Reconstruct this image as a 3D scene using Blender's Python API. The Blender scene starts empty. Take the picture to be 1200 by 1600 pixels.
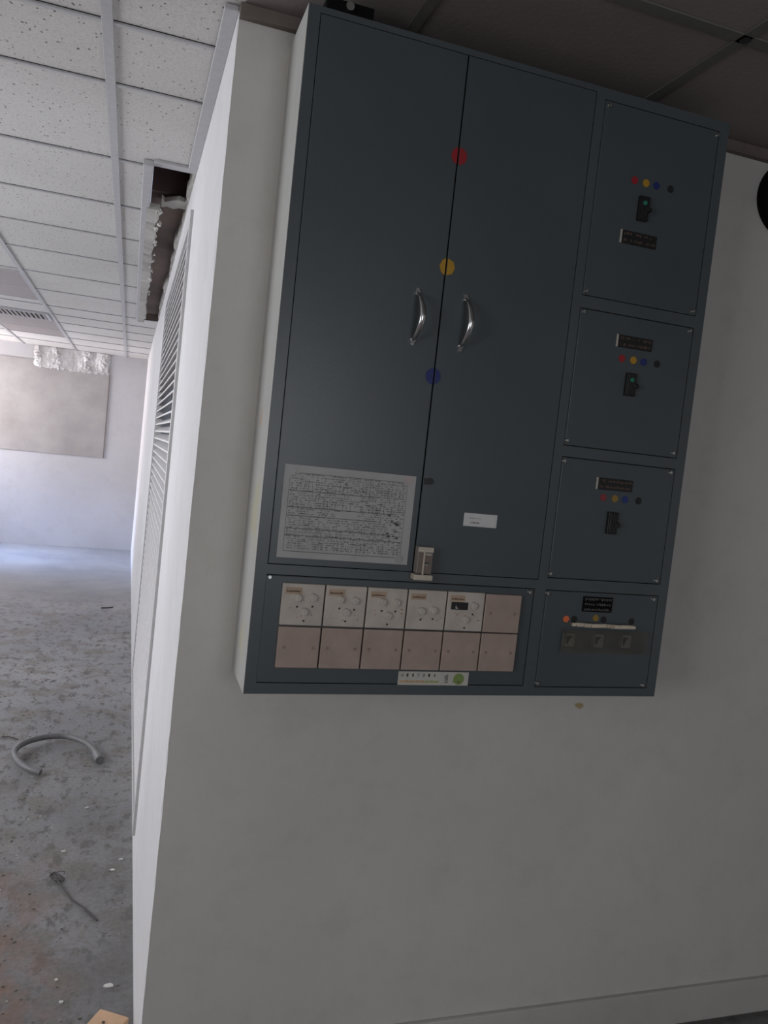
import bpy, bmesh, math, random
from mathutils import Vector, Matrix
random.seed(7)
C = bpy.context.scene.collection
SC = bpy.context.scene
PI = math.pi

# ------------------------------------------------------------------ camera
cam_d = bpy.data.cameras.new('camera'); cam = bpy.data.objects.new('camera', cam_d); C.objects.link(cam)
cam_d.sensor_fit = 'VERTICAL'; cam_d.sensor_height = 32.0
cam_d.lens = 1232.2 / 1600 * 32.0
cam_d.clip_start = 0.02; cam_d.clip_end = 100
ROLL, PITCH, YAW = 0.1061, -0.0695, -0.3192
base = Matrix(((1,0,0),(0,0,-1),(0,1,0)))
Rm = Matrix.Rotation(YAW,3,'Z') @ Matrix.Rotation(PITCH,3,'X') @ base @ Matrix.Rotation(ROLL,3,'Z')
EYE = 1.564
cam.matrix_world = Matrix.Translation((0,0,EYE)) @ Rm.to_4x4()
SC.camera = cam

# ------------------------------------------------------------------ world, lights, exposure
SC.view_settings.view_transform = 'Standard'; SC.view_settings.look = 'None'
SC.view_settings.gamma = 1; SC.view_settings.use_curve_mapping = False
SC.view_settings.exposure = 0.0
w = bpy.data.worlds.new('sky'); SC.world = w; w.use_nodes = True
bg = w.node_tree.nodes['Background']; bg.inputs[0].default_value = (0.72,0.82,1,1); bg.inputs[1].default_value = 0.6

def area(name, loc, rot, sx, sy, power, col):
    d = bpy.data.lights.new(name,'AREA'); d.shape='RECTANGLE'; d.size=sx; d.size_y=sy; d.energy=power; d.color=col
    o = bpy.data.objects.new(name,d); C.objects.link(o); o.location=loc; o.rotation_euler=rot; return o
# daylight entering through the openings of the window wall (x = -2.5) and an opening added behind the camera
XW = -2.5; YN0 = -3.0
WINS = [ # y0,y1,z0,z1,power,col
    (9.3,10.6,1.15,2.10, 100,(1.0,0.92,0.92)),
    (5.0,7.9,0.9,2.20, 36,(0.95,0.95,1.0)),
    (2.3,4.2,0.95,2.20, 70,(0.96,0.96,1.0)),
    (-1.7,0.2,1.05,2.1, 41,(1.0,0.985,0.98)),  # unseen window, added to light the cabinet wall
]
for (y0,y1,z0,z1,pw,col) in WINS:
    area('window_daylight_and_fill',(XW-0.22,(y0+y1)/2,(z0+z1)/2),(0,-PI/2,0),z1-z0,y1-y0,pw,col)

# blue lamp added at the far window to tint the floor like skylight
for yy,pw in ((9.2,85),):
    o=area('added_blue_floor_lamp',(XW-0.12,yy,2.05),(0,math.radians(-40),0),0.25,2.0,pw,(0.30,0.50,1.0)); o.data.spread=math.radians(64)
NW=(0.2,1.5,0.95,2.2)   # unseen window added behind the camera for sheen on the cabinet: x0,x1,z0,z1
area('window_daylight_and_fill',((NW[0]+NW[1])/2,YN0-0.22,(NW[2]+NW[3])/2),(PI/2,0,0),NW[1]-NW[0],NW[3]-NW[2],26,(0.93,0.95,1.0))

# ------------------------------------------------------------------ materials
def nm(name):
    m = bpy.data.materials.new(name); m.use_nodes=True
    return m, m.node_tree, m.node_tree.nodes['Principled BSDF']
def N(nt, t, **kw):
    n = nt.nodes.new(t)
    for k,v in kw.items():
        if k.startswith('i_'):
            n.inputs[k[2:].replace('_',' ')].default_value = v
        else: setattr(n,k,v)
    return n
def ramp(nt, src, stops):
    r = N(nt,'ShaderNodeValToRGB'); e=r.color_ramp.elements
    while len(e)<len(stops): e.new(0.5)
    for el,(p,c) in zip(e,stops): el.position=p; el.color=(*c,1) if len(c)==3 else c
    nt.links.new(src,r.inputs[0]); return r
def mix(nt, fac, a, b, mode='MIX'):
    m = N(nt,'ShaderNodeMix',data_type='RGBA',blend_type=mode)
    if isinstance(fac,(int,float)): m.inputs[0].default_value=fac
    else: nt.links.new(fac,m.inputs[0])
    for s,v in ((6,a),(7,b)):
        if isinstance(v,tuple): m.inputs[s].default_value=(*v,1)
        else: nt.links.new(v,m.inputs[s])
    return m.outputs[2]
def coords(nt, scale=(1,1,1)):
    tc=N(nt,'ShaderNodeNewGeometry'); mp=N(nt,'ShaderNodeMapping'); mp.inputs['Scale'].default_value=scale
    nt.links.new(tc.outputs['Position'],mp.inputs[0]); return mp.outputs[0]
def noise(nt, vec, scale, detail=3, rough=0.55):
    n=N(nt,'ShaderNodeTexNoise'); n.inputs['Scale'].default_value=scale; n.inputs['Detail'].default_value=detail
    n.inputs['Roughness'].default_value=rough; nt.links.new(vec,n.inputs['Vector']); return n.outputs['Fac']
def bump(nt, b, h, strength, dist=0.002):
    n=N(nt,'ShaderNodeBump'); n.inputs['Strength'].default_value=strength; n.inputs['Distance'].default_value=dist
    nt.links.new(h,n.inputs['Height']); nt.links.new(n.outputs[0],b.inputs['Normal'])
def flat(name, col, rough=0.5, metal=0, spec=0.5, var=0.0, vscale=40, emis=None, alpha=None):
    m,nt,b=nm(name); b.inputs['Roughness'].default_value=rough; b.inputs['Metallic'].default_value=metal
    b.inputs['Specular IOR Level'].default_value=spec
    v=coords(nt); n=noise(nt,v,vscale)
    k=var if var else 0.06
    r=ramp(nt,n,[(0.3,tuple(c*(1-k) for c in col)),(0.7,tuple(min(1,c*(1+k)) for c in col))])
    nt.links.new(r.outputs[0],b.inputs['Base Color'])
    if alpha is not None: b.inputs['Alpha'].default_value=alpha
    return m
def spot(nt, base_col, p, rad, col, soft=0.5):
    """a stain of its own shape at place p"""
    g=N(nt,'ShaderNodeNewGeometry'); s=N(nt,'ShaderNodeVectorMath',operation='SUBTRACT'); s.inputs[1].default_value=p
    nt.links.new(g.outputs['Position'],s.inputs[0])
    m=N(nt,'ShaderNodeMapping'); m.inputs['Scale'].default_value=(1/rad[0],1/rad[1],1/rad[2]); nt.links.new(s.outputs[0],m.inputs[0])
    nn=noise(nt,m.outputs[0],1.4,4); l=N(nt,'ShaderNodeVectorMath',operation='LENGTH'); nt.links.new(m.outputs[0],l.inputs[0])
    a=N(nt,'ShaderNodeMath',operation='ADD'); nt.links.new(l.outputs['Value'],a.inputs[0]); nt.links.new(nn,a.inputs[1])
    r=ramp(nt,a.outputs[0],[(1.0-0.0001 if soft==0 else 1.0-soft*0.4,(1,1,1)),(1.0,(0,0,0))])
    return mix(nt,r.outputs[0],base_col,col)

def paint(name, col, stains=(), rough=0.75, var=0.05, bs=0.25):
    m,nt,b=nm(name); v=coords(nt)
    n1=noise(nt,v,1.7,5); r=ramp(nt,n1,[(0.3,tuple(c*(1-var) for c in col)),(0.72,tuple(min(1,c*(1+var)) for c in col))])
    n2=noise(nt,v,9,6,0.7); r2=ramp(nt,n2,[(0.25,(0.93,0.925,0.91)),(0.5,(1,1,1))])
    c=mix(nt,1.0,r.outputs[0],r2.outputs[0],'MULTIPLY')
    for (p,rad,col2) in stains: c=spot(nt,c,p,rad,col2)
    nt.links.new(c,b.inputs['Base Color']); b.inputs['Roughness'].default_value=rough
    b.inputs['Specular IOR Level'].default_value=0.3
    bump(nt,b,noise(nt,v,90,4),bs,0.003)
    return m
M={}
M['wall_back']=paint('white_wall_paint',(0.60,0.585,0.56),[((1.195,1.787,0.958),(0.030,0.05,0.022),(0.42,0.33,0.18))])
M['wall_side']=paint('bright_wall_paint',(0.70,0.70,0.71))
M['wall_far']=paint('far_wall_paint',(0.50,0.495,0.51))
M['skirt']=paint('skirting_paint',(0.52,0.51,0.49),var=0.1)
M['side_skin']=paint('painted_cabinet_side',(0.40,0.40,0.385),[((0.26,1.66,1.42),(0.1,0.12,0.16),(0.40,0.39,0.29)),((0.26,1.70,1.62),(0.05,0.03,0.05),(0.42,0.30,0.22)),((0.26,1.68,1.14),(0.1,0.09,0.10),(0.40,0.39,0.31))])
M['trim']=flat('ceiling_tee_paint',(0.47,0.47,0.485),0.5)
M['trim_dark']=flat('brown_trim',(0.16,0.13,0.12),0.7)
# panel paint
def panel_mat(name,col,var=0.07):
    m,nt,b=nm(name); v=coords(nt); n=noise(nt,v,3.0,5)
    r=ramp(nt,n,[(0.3,tuple(c*(1-var) for c in col)),(0.7,tuple(c*(1+var) for c in col))])
    n2=noise(nt,v,60,3); sc=ramp(nt,n2,[(0.70,(0,0,0)),(0.76,(0.5,0.5,0.5))])
    c=mix(nt,sc.outputs[0],r.outputs[0],tuple(x*0.75 for x in col))
    nt.links.new(c,b.inputs['Base Color']); b.inputs['Roughness'].default_value=0.33
    b.inputs['Specular IOR Level'].default_value=0.5
    bump(nt,b,noise(nt,v,350,2),0.12,0.0008); return m
M['panel']=panel_mat('blue_grey_enamel',(0.070,0.084,0.092))
M['panel_frame']=panel_mat('blue_grey_enamel_frame',(0.076,0.090,0.098))
M['gap']=flat('gap_shade_black',(0.01,0.01,0.01),0.9)  # near-black colour standing in for the shade in gaps and joints
M['black']=flat('black_plastic',(0.012,0.012,0.013),0.4)
M['blackmat']=flat('matt_black',(0.006,0.006,0.006),0.8,spec=0.1)
M['chrome']=flat('chrome',(0.72,0.73,0.74),0.16,1.0)
M['screw']=flat('screw_steel',(0.62,0.63,0.62),0.28,1.0)
M['red']=flat('red_dot',(0.30,0.012,0.02),0.5); M['yellow']=flat('yellow_dot',(0.42,0.23,0.015),0.5)
M['blue']=flat('blue_dot',(0.010,0.022,0.14),0.5); M['bdot']=flat('black_dot',(0.012,0.012,0.013),0.5)
M['redd']=flat('dull_red_dot',(0.22,0.03,0.035),0.5); M['yeld']=flat('dull_yellow_dot',(0.27,0.17,0.03),0.5)
M['blud']=flat('dull_blue_dot',(0.02,0.035,0.17),0.5)
M['orange']=flat('orange_dot',(0.75,0.16,0.05),0.5)
M['green']=flat('green_toggle',(0.02,0.20,0.13),0.4)
M['mark']=flat('brown_engraving',(0.10,0.06,0.045),0.6); M['palemark']=flat('pale_engraving',(0.10,0.098,0.095),0.6)
M['plateedge']=flat('plate_edge',(0.5,0.47,0.40),0.5)
M['cream']=flat('cream_plate',(0.48,0.435,0.385),0.45,var=0.10,vscale=30)
M['beige']=flat('pinkish_beige_plate',(0.37,0.285,0.245),0.45,var=0.10,vscale=22)
M['plscrew']=flat('brown_screw_cover',(0.27,0.20,0.165),0.4)
M['knob']=flat('cream_knob',(0.52,0.48,0.43),0.35)
M['tape']=flat('brown_plate_label',(0.42,0.31,0.22),0.6); M['ink']=flat('dark_ink',(0.05,0.04,0.04),0.7)
M['rust']=flat('orange_rust_mark',(0.36,0.19,0.09),0.7)
M['rod']=flat('cream_rod',(0.62,0.54,0.43),0.45,var=0.12,vscale=90)
M['clear']=flat('dusty_clear_cover',(0.13,0.12,0.10),0.35,alpha=0.28,var=0.3,vscale=40)
M['socket']=flat('grey_socket',(0.27,0.27,0.265),0.4); M['socket2']=flat('olive_socket',(0.24,0.235,0.19),0.4)
M['latchclear']=flat('dusty_clear_latch',(0.33,0.30,0.27),0.3,alpha=0.7)
M['latch']=flat('cream_latch',(0.50,0.45,0.37),0.45,var=0.15,vscale=80)
M['latchbrown']=flat('brown_latch_body',(0.16,0.125,0.105),0.45)
M['paper']=flat('grey_laminated_paper',(0.40,0.40,0.395),0.5,var=0.08,vscale=15)
M['print']=flat('printed_ink',(0.10,0.10,0.105),0.6); M['print2']=flat('grey_print',(0.19,0.19,0.19),0.6)
M['label']=flat('white_label',(0.62,0.62,0.62),0.55)
M['sticker']=flat('long_white_label',(0.50,0.49,0.45),0.5)
M['lime']=flat('lime_green_logo',(0.20,0.28,0.08),0.5); M['limetext']=flat('lime_print',(0.33,0.38,0.12),0.5)
M['orangetext']=flat('orange_print',(0.52,0.33,0.16),0.5)
M['louvre']=flat('louvre_paint',(0.60,0.595,0.60),0.5)
M['louvreback']=flat('shaded_cavity_behind_louvre',(0.16,0.14,0.13),0.9)  # brownish dark sheet standing in for the shaded cavity behind the blades
M['hose']=flat('grey_conduit_plastic',(0.17,0.17,0.175),0.45,var=0.12)
M['brownvoid']=paint('bare_brown_plaster',(0.21,0.165,0.15),rough=0.95,var=0.35,bs=0.8)
M['brownvoid2']=paint('dark_red_brown_board',(0.13,0.085,0.088),rough=0.95,var=0.2,bs=0.5)
M['ragged']=paint('broken_plaster',(0.48,0.465,0.44),rough=0.95,var=0.12,bs=1.0)
M['wood']=flat('raw_pine',(0.62,0.40,0.25),0.65,var=0.12,vscale=18)
M['woodedge']=flat('sawn_edge',(0.62,0.55,0.46),0.7)
M['chip']=flat('plaster_chip',(0.62,0.61,0.58),0.8); M['twig']=flat('dark_wire',(0.07,0.065,0.06),0.7)
M['crumb']=flat('crumb',(0.20,0.185,0.165),0.9,var=0.5,vscale=60)
M['glass']=None
# far patch: bare greyish skim
def patch_mat():
    m,nt,b=nm('bare_skim_coat'); v=coords(nt); n=noise(nt,v,2.2,6,0.6)
    r=ramp(nt,n,[(0.3,(0.30,0.285,0.28)),(0.5,(0.36,0.345,0.34)),(0.72,(0.42,0.41,0.40))])
    nt.links.new(r.outputs[0],b.inputs['Base Color']); b.inputs['Roughness'].default_value=0.7; bump(nt,b,noise(nt,v,30,4),0.3,0.004); return m
M['patch']=patch_mat()
def torn_mat():
    m,nt,b=nm('torn_skim_with_white_streaks'); v=coords(nt,(1,1,0.35)); n=noise(nt,v,9,7,0.75)
    r=ramp(nt,n,[(0.40,(0.42,0.41,0.41)),(0.54,(0.50,0.49,0.49)),(0.60,(0.80,0.80,0.80))])
    nt.links.new(r.outputs[0],b.inputs['Base Color']); b.inputs['Roughness'].default_value=0.5; bump(nt,b,n,0.6,0.01); return m
M['torn']=torn_mat()
# ceiling tiles: pitted mineral board
def tile_mat():
    m,nt,b=nm('mineral_fibre_tile'); v=coords(nt)
    vo=N(nt,'ShaderNodeTexVoronoi'); vo.inputs['Scale'].default_value=62; nt.links.new(coords(nt,(1,0.8,1)),vo.inputs['Vector'])
    th=N(nt,'ShaderNodeMath',operation='ADD'); nt.links.new(vo.outputs['Distance'],th.inputs[0])
    k=N(nt,'ShaderNodeMath',operation='MULTIPLY'); k.inputs[1].default_value=0.55; nt.links.new(noise(nt,v,48,2),k.inputs[0]); nt.links.new(k.outputs[0],th.inputs[1])
    pit=ramp(nt,th.outputs[0],[(0.375,(1,1,1)),(0.43,(0,0,0))])
    n=noise(nt,v,1.1,4); r=ramp(nt,n,[(0.3,(0.60,0.59,0.57)),(0.7,(0.68,0.67,0.655))])
    c=mix(nt,pit.outputs[0],r.outputs[0],(0.20,0.17,0.15))
    f=noise(nt,v,160,3); r3=ramp(nt,f,[(0.3,(0.84,0.84,0.84)),(0.6,(1,1,1))]); c=mix(nt,1.0,c,r3.outputs[0],'MULTIPLY')
    nt.links.new(c,b.inputs['Base Color']); b.inputs['Roughness'].default_value=0.95; b.inputs['Specular IOR Level'].default_value=0.1
    return m
M['tile']=tile_mat()
M['ceil_dark']=paint('brown_grey_board',(0.24,0.21,0.20),rough=0.9,var=0.12)
M['ceil_joint']=flat('joint_strip',(0.14,0.14,0.13),0.8)
# floor
def floor_mat():
    m,nt,b=nm('dusty_grey_floor_paint'); v=coords(nt); vs=coords(nt,(1,1.0,1))
    n1=noise(nt,v,1.3,6,0.6); base=ramp(nt,n1,[(0.3,(0.205,0.215,0.23)),(0.5,(0.26,0.265,0.275)),(0.7,(0.32,0.32,0.325))])
    n2=noise(nt,v,5.5,8,0.72); d=ramp(nt,n2,[(0.50,(0,0,0)),(0.58,(0.9,0.9,0.9))])
    gg=N(nt,'ShaderNodeNewGeometry'); ss=N(nt,'ShaderNodeSeparateXYZ'); nt.links.new(gg.outputs['Position'],ss.inputs[0])
    cl=N(nt,'ShaderNodeMapRange'); cl.inputs[1].default_value=8.0; cl.inputs[2].default_value=6.6; nt.links.new(ss.outputs[1],cl.inputs[0])
    def dirty(o):
        q=N(nt,'ShaderNodeMath',operation='MULTIPLY'); nt.links.new(o,q.inputs[0]); nt.links.new(cl.outputs[0],q.inputs[1]); return q.outputs[0]
    c=mix(nt,dirty(d.outputs[0]),base.outputs[0],(0.20,0.185,0.165))
    n5=noise(nt,coords(nt,(1.4,0.8,1)),13,7,0.72); d5=ramp(nt,n5,[(0.53,(0,0,0)),(0.60,(0.85,0.85,0.85))])
    c=mix(nt,dirty(d5.outputs[0]),c,(0.085,0.080,0.075))
    ky=N(nt,'ShaderNodeMapRange'); ky.inputs[1].default_value=4.6; ky.inputs[2].default_value=2.2; nt.links.new(ss.outputs[1],ky.inputs[0])
    n6=noise(nt,v,3.4,7,0.7); r6=ramp(nt,n6,[(0.30,(0.25,0.25,0.25)),(0.6,(0.9,0.9,0.9))]); m6=N(nt,'ShaderNodeMath',operation='MULTIPLY'); nt.links.new(ky.outputs[0],m6.inputs[0]); nt.links.new(r6.outputs[0],m6.inputs[1])
    c=mix(nt,m6.outputs[0],c,(0.135,0.13,0.125))
    # reddish brown dirt trail near the threshold, left
    g=N(nt,'ShaderNodeNewGeometry'); sp=N(nt,'ShaderNodeSeparateXYZ'); nt.links.new(g.outputs['Position'],sp.inputs[0])
    ax=N(nt,'ShaderNodeMapRange'); ax.inputs[1].default_value=0.02; ax.inputs[2].default_value=-0.30; nt.links.new(sp.outputs[0],ax.inputs[0])
    ay=N(nt,'ShaderNodeMapRange'); ay.inputs[1].default_value=3.2; ay.inputs[2].default_value=2.2; nt.links.new(sp.outputs[1],ay.inputs[0])
    mu=N(nt,'ShaderNodeMath',operation='MULTIPLY'); nt.links.new(ax.outputs[0],mu.inputs[0]); nt.links.new(ay.outputs[0],mu.inputs[1])
    n3=noise(nt,v,7,7,0.7); r3=ramp(nt,n3,[(0.40,(0,0,0)),(0.56,(1,1,1))])
    mu2=N(nt,'ShaderNodeMath',operation='MULTIPLY'); nt.links.new(mu.outputs[0],mu2.inputs[0]); nt.links.new(r3.outputs[0],mu2.inputs[1])
    c=mix(nt,mu2.outputs[0],c,(0.21,0.12,0.085))
    n4=noise(nt,v,70,3); r4=ramp(nt,n4,[(0.3,(0.82,0.82,0.82)),(0.62,(1.05,1.05,1.05))]); c=mix(nt,1.0,c,r4.outputs[0],'MULTIPLY')
    nt.links.new(c,b.inputs['Base Color'])
    rr=N(nt,'ShaderNodeMapRange'); rr.inputs[3].default_value=0.34; rr.inputs[4].default_value=0.62; nt.links.new(n2,rr.inputs[0]); nt.links.new(rr.outputs[0],b.inputs['Roughness'])
    b.inputs['Specular IOR Level'].default_value=0.5
    bump(nt,b,n5,0.5,0.006); return m
M['floor']=floor_mat()
def pane_mat():
    m,nt,b=nm('window_pane'); out=nt.nodes['Material Output']; t=N(nt,'ShaderNodeBsdfTransparent'); g=N(nt,'ShaderNodeBsdfGlossy'); g.inputs['Roughness'].default_value=0.02
    mx=N(nt,'ShaderNodeMixShader'); mx.inputs[0].default_value=0.06; nt.links.new(t.outputs[0],mx.inputs[1]); nt.links.new(g.outputs[0],mx.inputs[2]); nt.links.new(mx.outputs[0],out.inputs[0]); return m
M['glass']=pane_mat()

# ------------------------------------------------------------------ geometry helpers
def new(): return bmesh.new()
def box(bm, x0,x1,y0,y1,z0,z1, bev=0, mi=0, seg=2):
    r=bmesh.ops.create_cube(bm,size=1.0); vs=r['verts']
    for v in vs: v.co=Vector(((x0+x1)/2+v.co.x*(x1-x0),(y0+y1)/2+v.co.y*(y1-y0),(z0+z1)/2+v.co.z*(z1-z0)))
    fs={f for v in vs for f in v.link_faces}
    for f in fs: f.material_index=mi
    if bev>0:
        es=list({e for v in vs for e in v.link_edges})
        rr=bmesh.ops.bevel(bm,geom=es,offset=bev,segments=seg,profile=0.5,affect='EDGES')
        for f in rr['faces']: f.material_index=mi
def disc(bm, x,z, y0,y1, r, seg=24, r2=None, mi=0, clip=None):
    """short cylinder standing on a wall plane, axis along y, front at y0"""
    r2=r if r2 is None else r2; A=[];B=[]
    for i in range(seg):
        a=2*PI*i/seg; A.append((x+r2*math.cos(a),z+r2*math.sin(a))); B.append((x+r*math.cos(a),z+r*math.sin(a)))
    if clip:
        A=[(clip(p[0]),p[1]) for p in A]; B=[(clip(p[0]),p[1]) for p in B]
    va=[bm.verts.new((p[0],y0,p[1])) for p in A]; vb=[bm.verts.new((p[0],y1,p[1])) for p in B]
    fs=[bm.faces.new(va),bm.faces.new(vb[::-1])]
    for i in range(seg): fs.append(bm.faces.new((va[i],vb[i],vb[(i+1)%seg],va[(i+1)%seg])))
    for f in fs: f.material_index=mi
def tube(bm, pts, rad, seg=12, cap=True, flat_=1.0):
    pts=[Vector(p) for p in pts]; n=len(pts); rings=[]
    rads=rad if isinstance(rad,(list,tuple)) else [rad]*n
    up=Vector((0,0,1))
    for i,p in enumerate(pts):
        t=(pts[min(i+1,n-1)]-pts[max(i-1,0)]).normalized()
        s=t.cross(up)
        if s.length<1e-3: s=t.cross(Vector((1,0,0)))
        s.normalize(); u=s.cross(t).normalized()
        rings.append([bm.verts.new(p+rads[i]*(math.cos(2*PI*k/seg)*s+flat_*math.sin(2*PI*k/seg)*u)) for k in range(seg)])
    for a,b in zip(rings,rings[1:]):
        for k in range(seg): bm.faces.new((a[k],a[(k+1)%seg],b[(k+1)%seg],b[k]))
    if cap: bm.faces.new(rings[0][::-1]); bm.faces.new(rings[-1])
def obj(name, bm, mats, parent=None, loc=None, smooth=False, rot=None):
    """link bm as one mesh object; loc = origin (the mesh is given in world coordinates)"""
    bmesh.ops.recalc_face_normals(bm,faces=bm.faces)
    me=bpy.data.meshes.new(name)
    L=Vector(loc) if loc is not None else (world_loc(parent) if parent else Vector((0,0,0)))
    bmesh.ops.translate(bm,vec=-L,verts=bm.verts); bm.to_mesh(me); bm.free()
    if not isinstance(mats,(list,tuple)): mats=[mats]
    for m in mats: me.materials.append(m)
    if smooth:
        for p in me.polygons: p.use_smooth=True
        try: me.set_sharp_from_angle(angle=math.radians(40))
        except Exception: pass
    o=bpy.data.objects.new(name,me); C.objects.link(o)
    if parent: o.parent=parent; o.location=L-world_loc(parent)
    else: o.location=L
    return o
def world_loc(o):
    v=Vector((0,0,0))
    while o: v+=o.location; o=o.parent
    return v
def tag(o,label,cat,group=None,kind=None):
    o['label']=label; o['category']=cat
    if group: o['group']=group
    if kind: o['kind']=kind
    return o
def thing(name,label,cat,loc,group=None):
    o=bpy.data.objects.new(name,None); C.objects.link(o); o.location=loc; o.empty_display_size=0.1; return tag(o,label,cat,group)
def struct(name,bm,mats,loc=None,smooth=False):
    o=obj(name,bm,mats,loc=loc,smooth=smooth); o['kind']='structure'; return o
def copyto(o,parent,delta):
    c=o.copy(); C.objects.link(c); c.parent=parent; c.location=o.location+Vector(delta)
    return c

# ------------------------------------------------------------------ the setting
ZC=2.483; YB=1.787; YF=10.74; XT=0.150; XB=0.133
XR=3.6; YN=-3.0
def prism_xz(bm, poly, y0,y1):
    a=[bm.verts.new((p[0],y0,p[1])) for p in poly]; b=[bm.verts.new((p[0],y1,p[1])) for p in poly]
    bm.faces.new(a); bm.faces.new(b[::-1])
    for i in range(len(poly)): j=(i+1)%len(poly); bm.faces.new((a[i],b[i],b[j],a[j]))
# floor
b=new(); box(b,XW-0.3,XR+0.2,YN-0.2,YF+0.2,-0.12,0); struct('floor',b,M['floor'])
# wall behind the cabinet (its left end is the corner) with a slightly chipped corner edge
b=new()
n=60; pr=[]
for i in range(n+1):
    t=i/n; z=ZC*t; x=XB+(XT-XB)*t; j=random.uniform(-0.0007,0.0007)
    if z>2.3: j+=random.uniform(-0.0015,0.0015)
    pr.append((x+j,z))
L=[b.verts.new((p[0],YB,p[1])) for p in pr]; R=[b.verts.new((XR,YB,p[1])) for p in pr]
Lb=[b.verts.new((p[0]+0.0,YB+0.02,p[1])) for p in pr]
for i in range(n):
    b.faces.new((L[i],R[i],R[i+1],L[i+1])).material_index=0
    b.faces.new((Lb[i],L[i],L[i+1],Lb[i+1])).material_index=1
struct('wall_back',b,[M['wall_back'],M['wall_side']])
# wall running away from the corner: opening for the louvre between GY0 and GY1
GY0,GY1,GZ0,GZ1=2.88,4.85,0.10,2.34
def xw(z): return XB+(XT-XB)*z/ZC
b=new()
def wface(y0,y1,z0,z1,depth=0.16):
    for (za,zb) in ((z0,z1),):
        v=[b.verts.new((xw(z),y,z)) for (y,z) in ((y0,za),(y1,za),(y1,zb),(y0,zb))]; b.faces.new(v)
wface(YB+0.02,GY0,0,ZC); wface(GY1,YF,0,ZC); wface(GY0,GY1,0,GZ0); wface(GY0,GY1,GZ1,ZC)
# reveals of the opening
for (p,q) in (((GY0,GZ0),(GY0,GZ1)),((GY1,GZ0),(GY1,GZ1)),((GY0,GZ0),(GY1,GZ0)),((GY0,GZ1),(GY1,GZ1))):
    b.faces.new([b.verts.new(c) for c in ((xw(p[1]),p[0],p[1]),(xw(q[1]),q[0],q[1]),(xw(q[1])+0.14,q[0],q[1]),(xw(p[1])+0.14,p[0],p[1]))])
struct('wall_right',b,M['wall_side'])
# far wall
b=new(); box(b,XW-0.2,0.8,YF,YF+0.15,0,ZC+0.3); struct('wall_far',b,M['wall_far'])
# window wall on the left with real openings
b=new(); ys=[YN-0.1]
for (y0,y1,z0,z1,_,_) in sorted(WINS): 
    box(b,XW-0.18,XW,ys[-1],y0,0,ZC+0.3); box(b,XW-0.18,XW,y0,y1,0,z0); box(b,XW-0.18,XW,y0,y1,z1,ZC+0.3); ys.append(y1)
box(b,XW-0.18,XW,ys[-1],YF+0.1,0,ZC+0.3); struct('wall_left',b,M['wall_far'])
for k,(y0,y1,z0,z1,_,_) in enumerate(WINS):
    b=new(); t=0.04
    box(b,XW-0.12,XW-0.07,y0,y1,z0,z0+t); box(b,XW-0.12,XW-0.07,y0,y1,z1-t,z1)
    for yy in (y0,(y0+y1)/2-t/2,y1-t): box(b,XW-0.12,XW-0.07,yy,yy+t,z0+t,z1-t)
    f=struct('window_%d'%(k+1),b,M['trim'],loc=(XW-0.1,(y0+y1)/2,z0))
    b=new(); box(b,XW-0.098,XW-0.094,y0+t,y1-t,z0+t,z1-t); obj('pane',b,M['glass'],f)
# walls behind and to the right of the camera
b=new(); box(b,XW-0.2,NW[0],YN-0.15,YN,0,ZC+0.3); box(b,NW[1],XR+0.15,YN-0.15,YN,0,ZC+0.3); box(b,NW[0],NW[1],YN-0.15,YN,0,NW[2]); box(b,NW[0],NW[1],YN-0.15,YN,NW[3],ZC+0.3); struct('wall_near',b,M['wall_back'])
b=new(); t=0.04
box(b,NW[0],NW[1],YN-0.12,YN-0.07,NW[2],NW[2]+t); box(b,NW[0],NW[1],YN-0.12,YN-0.07,NW[3]-t,NW[3])
for xx in (NW[0],(NW[0]+NW[1])/2-t/2,NW[1]-t): box(b,xx,xx+t,YN-0.12,YN-0.07,NW[2]+t,NW[3]-t)
f=struct('window_5',b,M['trim'],loc=((NW[0]+NW[1])/2,YN-0.1,NW[2]))  # out of view, added to put a sheen on the cabinet doors
b=new(); box(b,NW[0]+t,NW[1]-t,YN-0.098,YN-0.094,NW[2]+t,NW[3]-t); obj('pane',b,M['glass'],f)
b=new(); box(b,XR,XR+0.15,YN,YB,0,ZC+0.3); struct('wall_east',b,M['wall_back'])
# ceilings
VX0,VX1,VY0,VY1=0.005,0.150,2.93,6.95
b=new(); t=0.03
box(b,XW-0.1,VX0,YN,YF,ZC,ZC+t); box(b,VX0,0.16,YN,VY0,ZC,ZC+t); box(b,VX0,0.16,VY1,YF,ZC,ZC+t)
struct('ceiling',b,M['tile'])
b=new(); box(b,0.16,XR+0.1,YN,YB+0.1,ZC,ZC+t)
struct('ceiling_board',b,M['ceil_dark'])
# joint strips of the boarded ceiling above the cabinet
b=new()
for x in (0.505,1.115,1.725,2.335): box(b,x-0.012,x+0.012,YN,YB,ZC-0.004,ZC-0.0005)
for y in (1.385,0.775): box(b,0.16,XR,y-0.014,y+0.014,ZC-0.004,ZC-0.0005)
struct('trim_4',b,M['ceil_joint'])
b=new(); disc(b,0,0,0,0.006,0.011)
bmesh.ops.rotate(b,cent=(0,0,0),matrix=Matrix.Rotation(PI/2,3,'X'),verts=b.verts)
bmesh.ops.translate(b,vec=(1.118,1.385,ZC-0.006),verts=b.verts); o=obj('ceiling_screw_cap',b,M['black'],loc=(1.118,1.385,ZC-0.006))
tag(o,'small dark round cap where two ceiling joint strips cross','cap')
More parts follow.
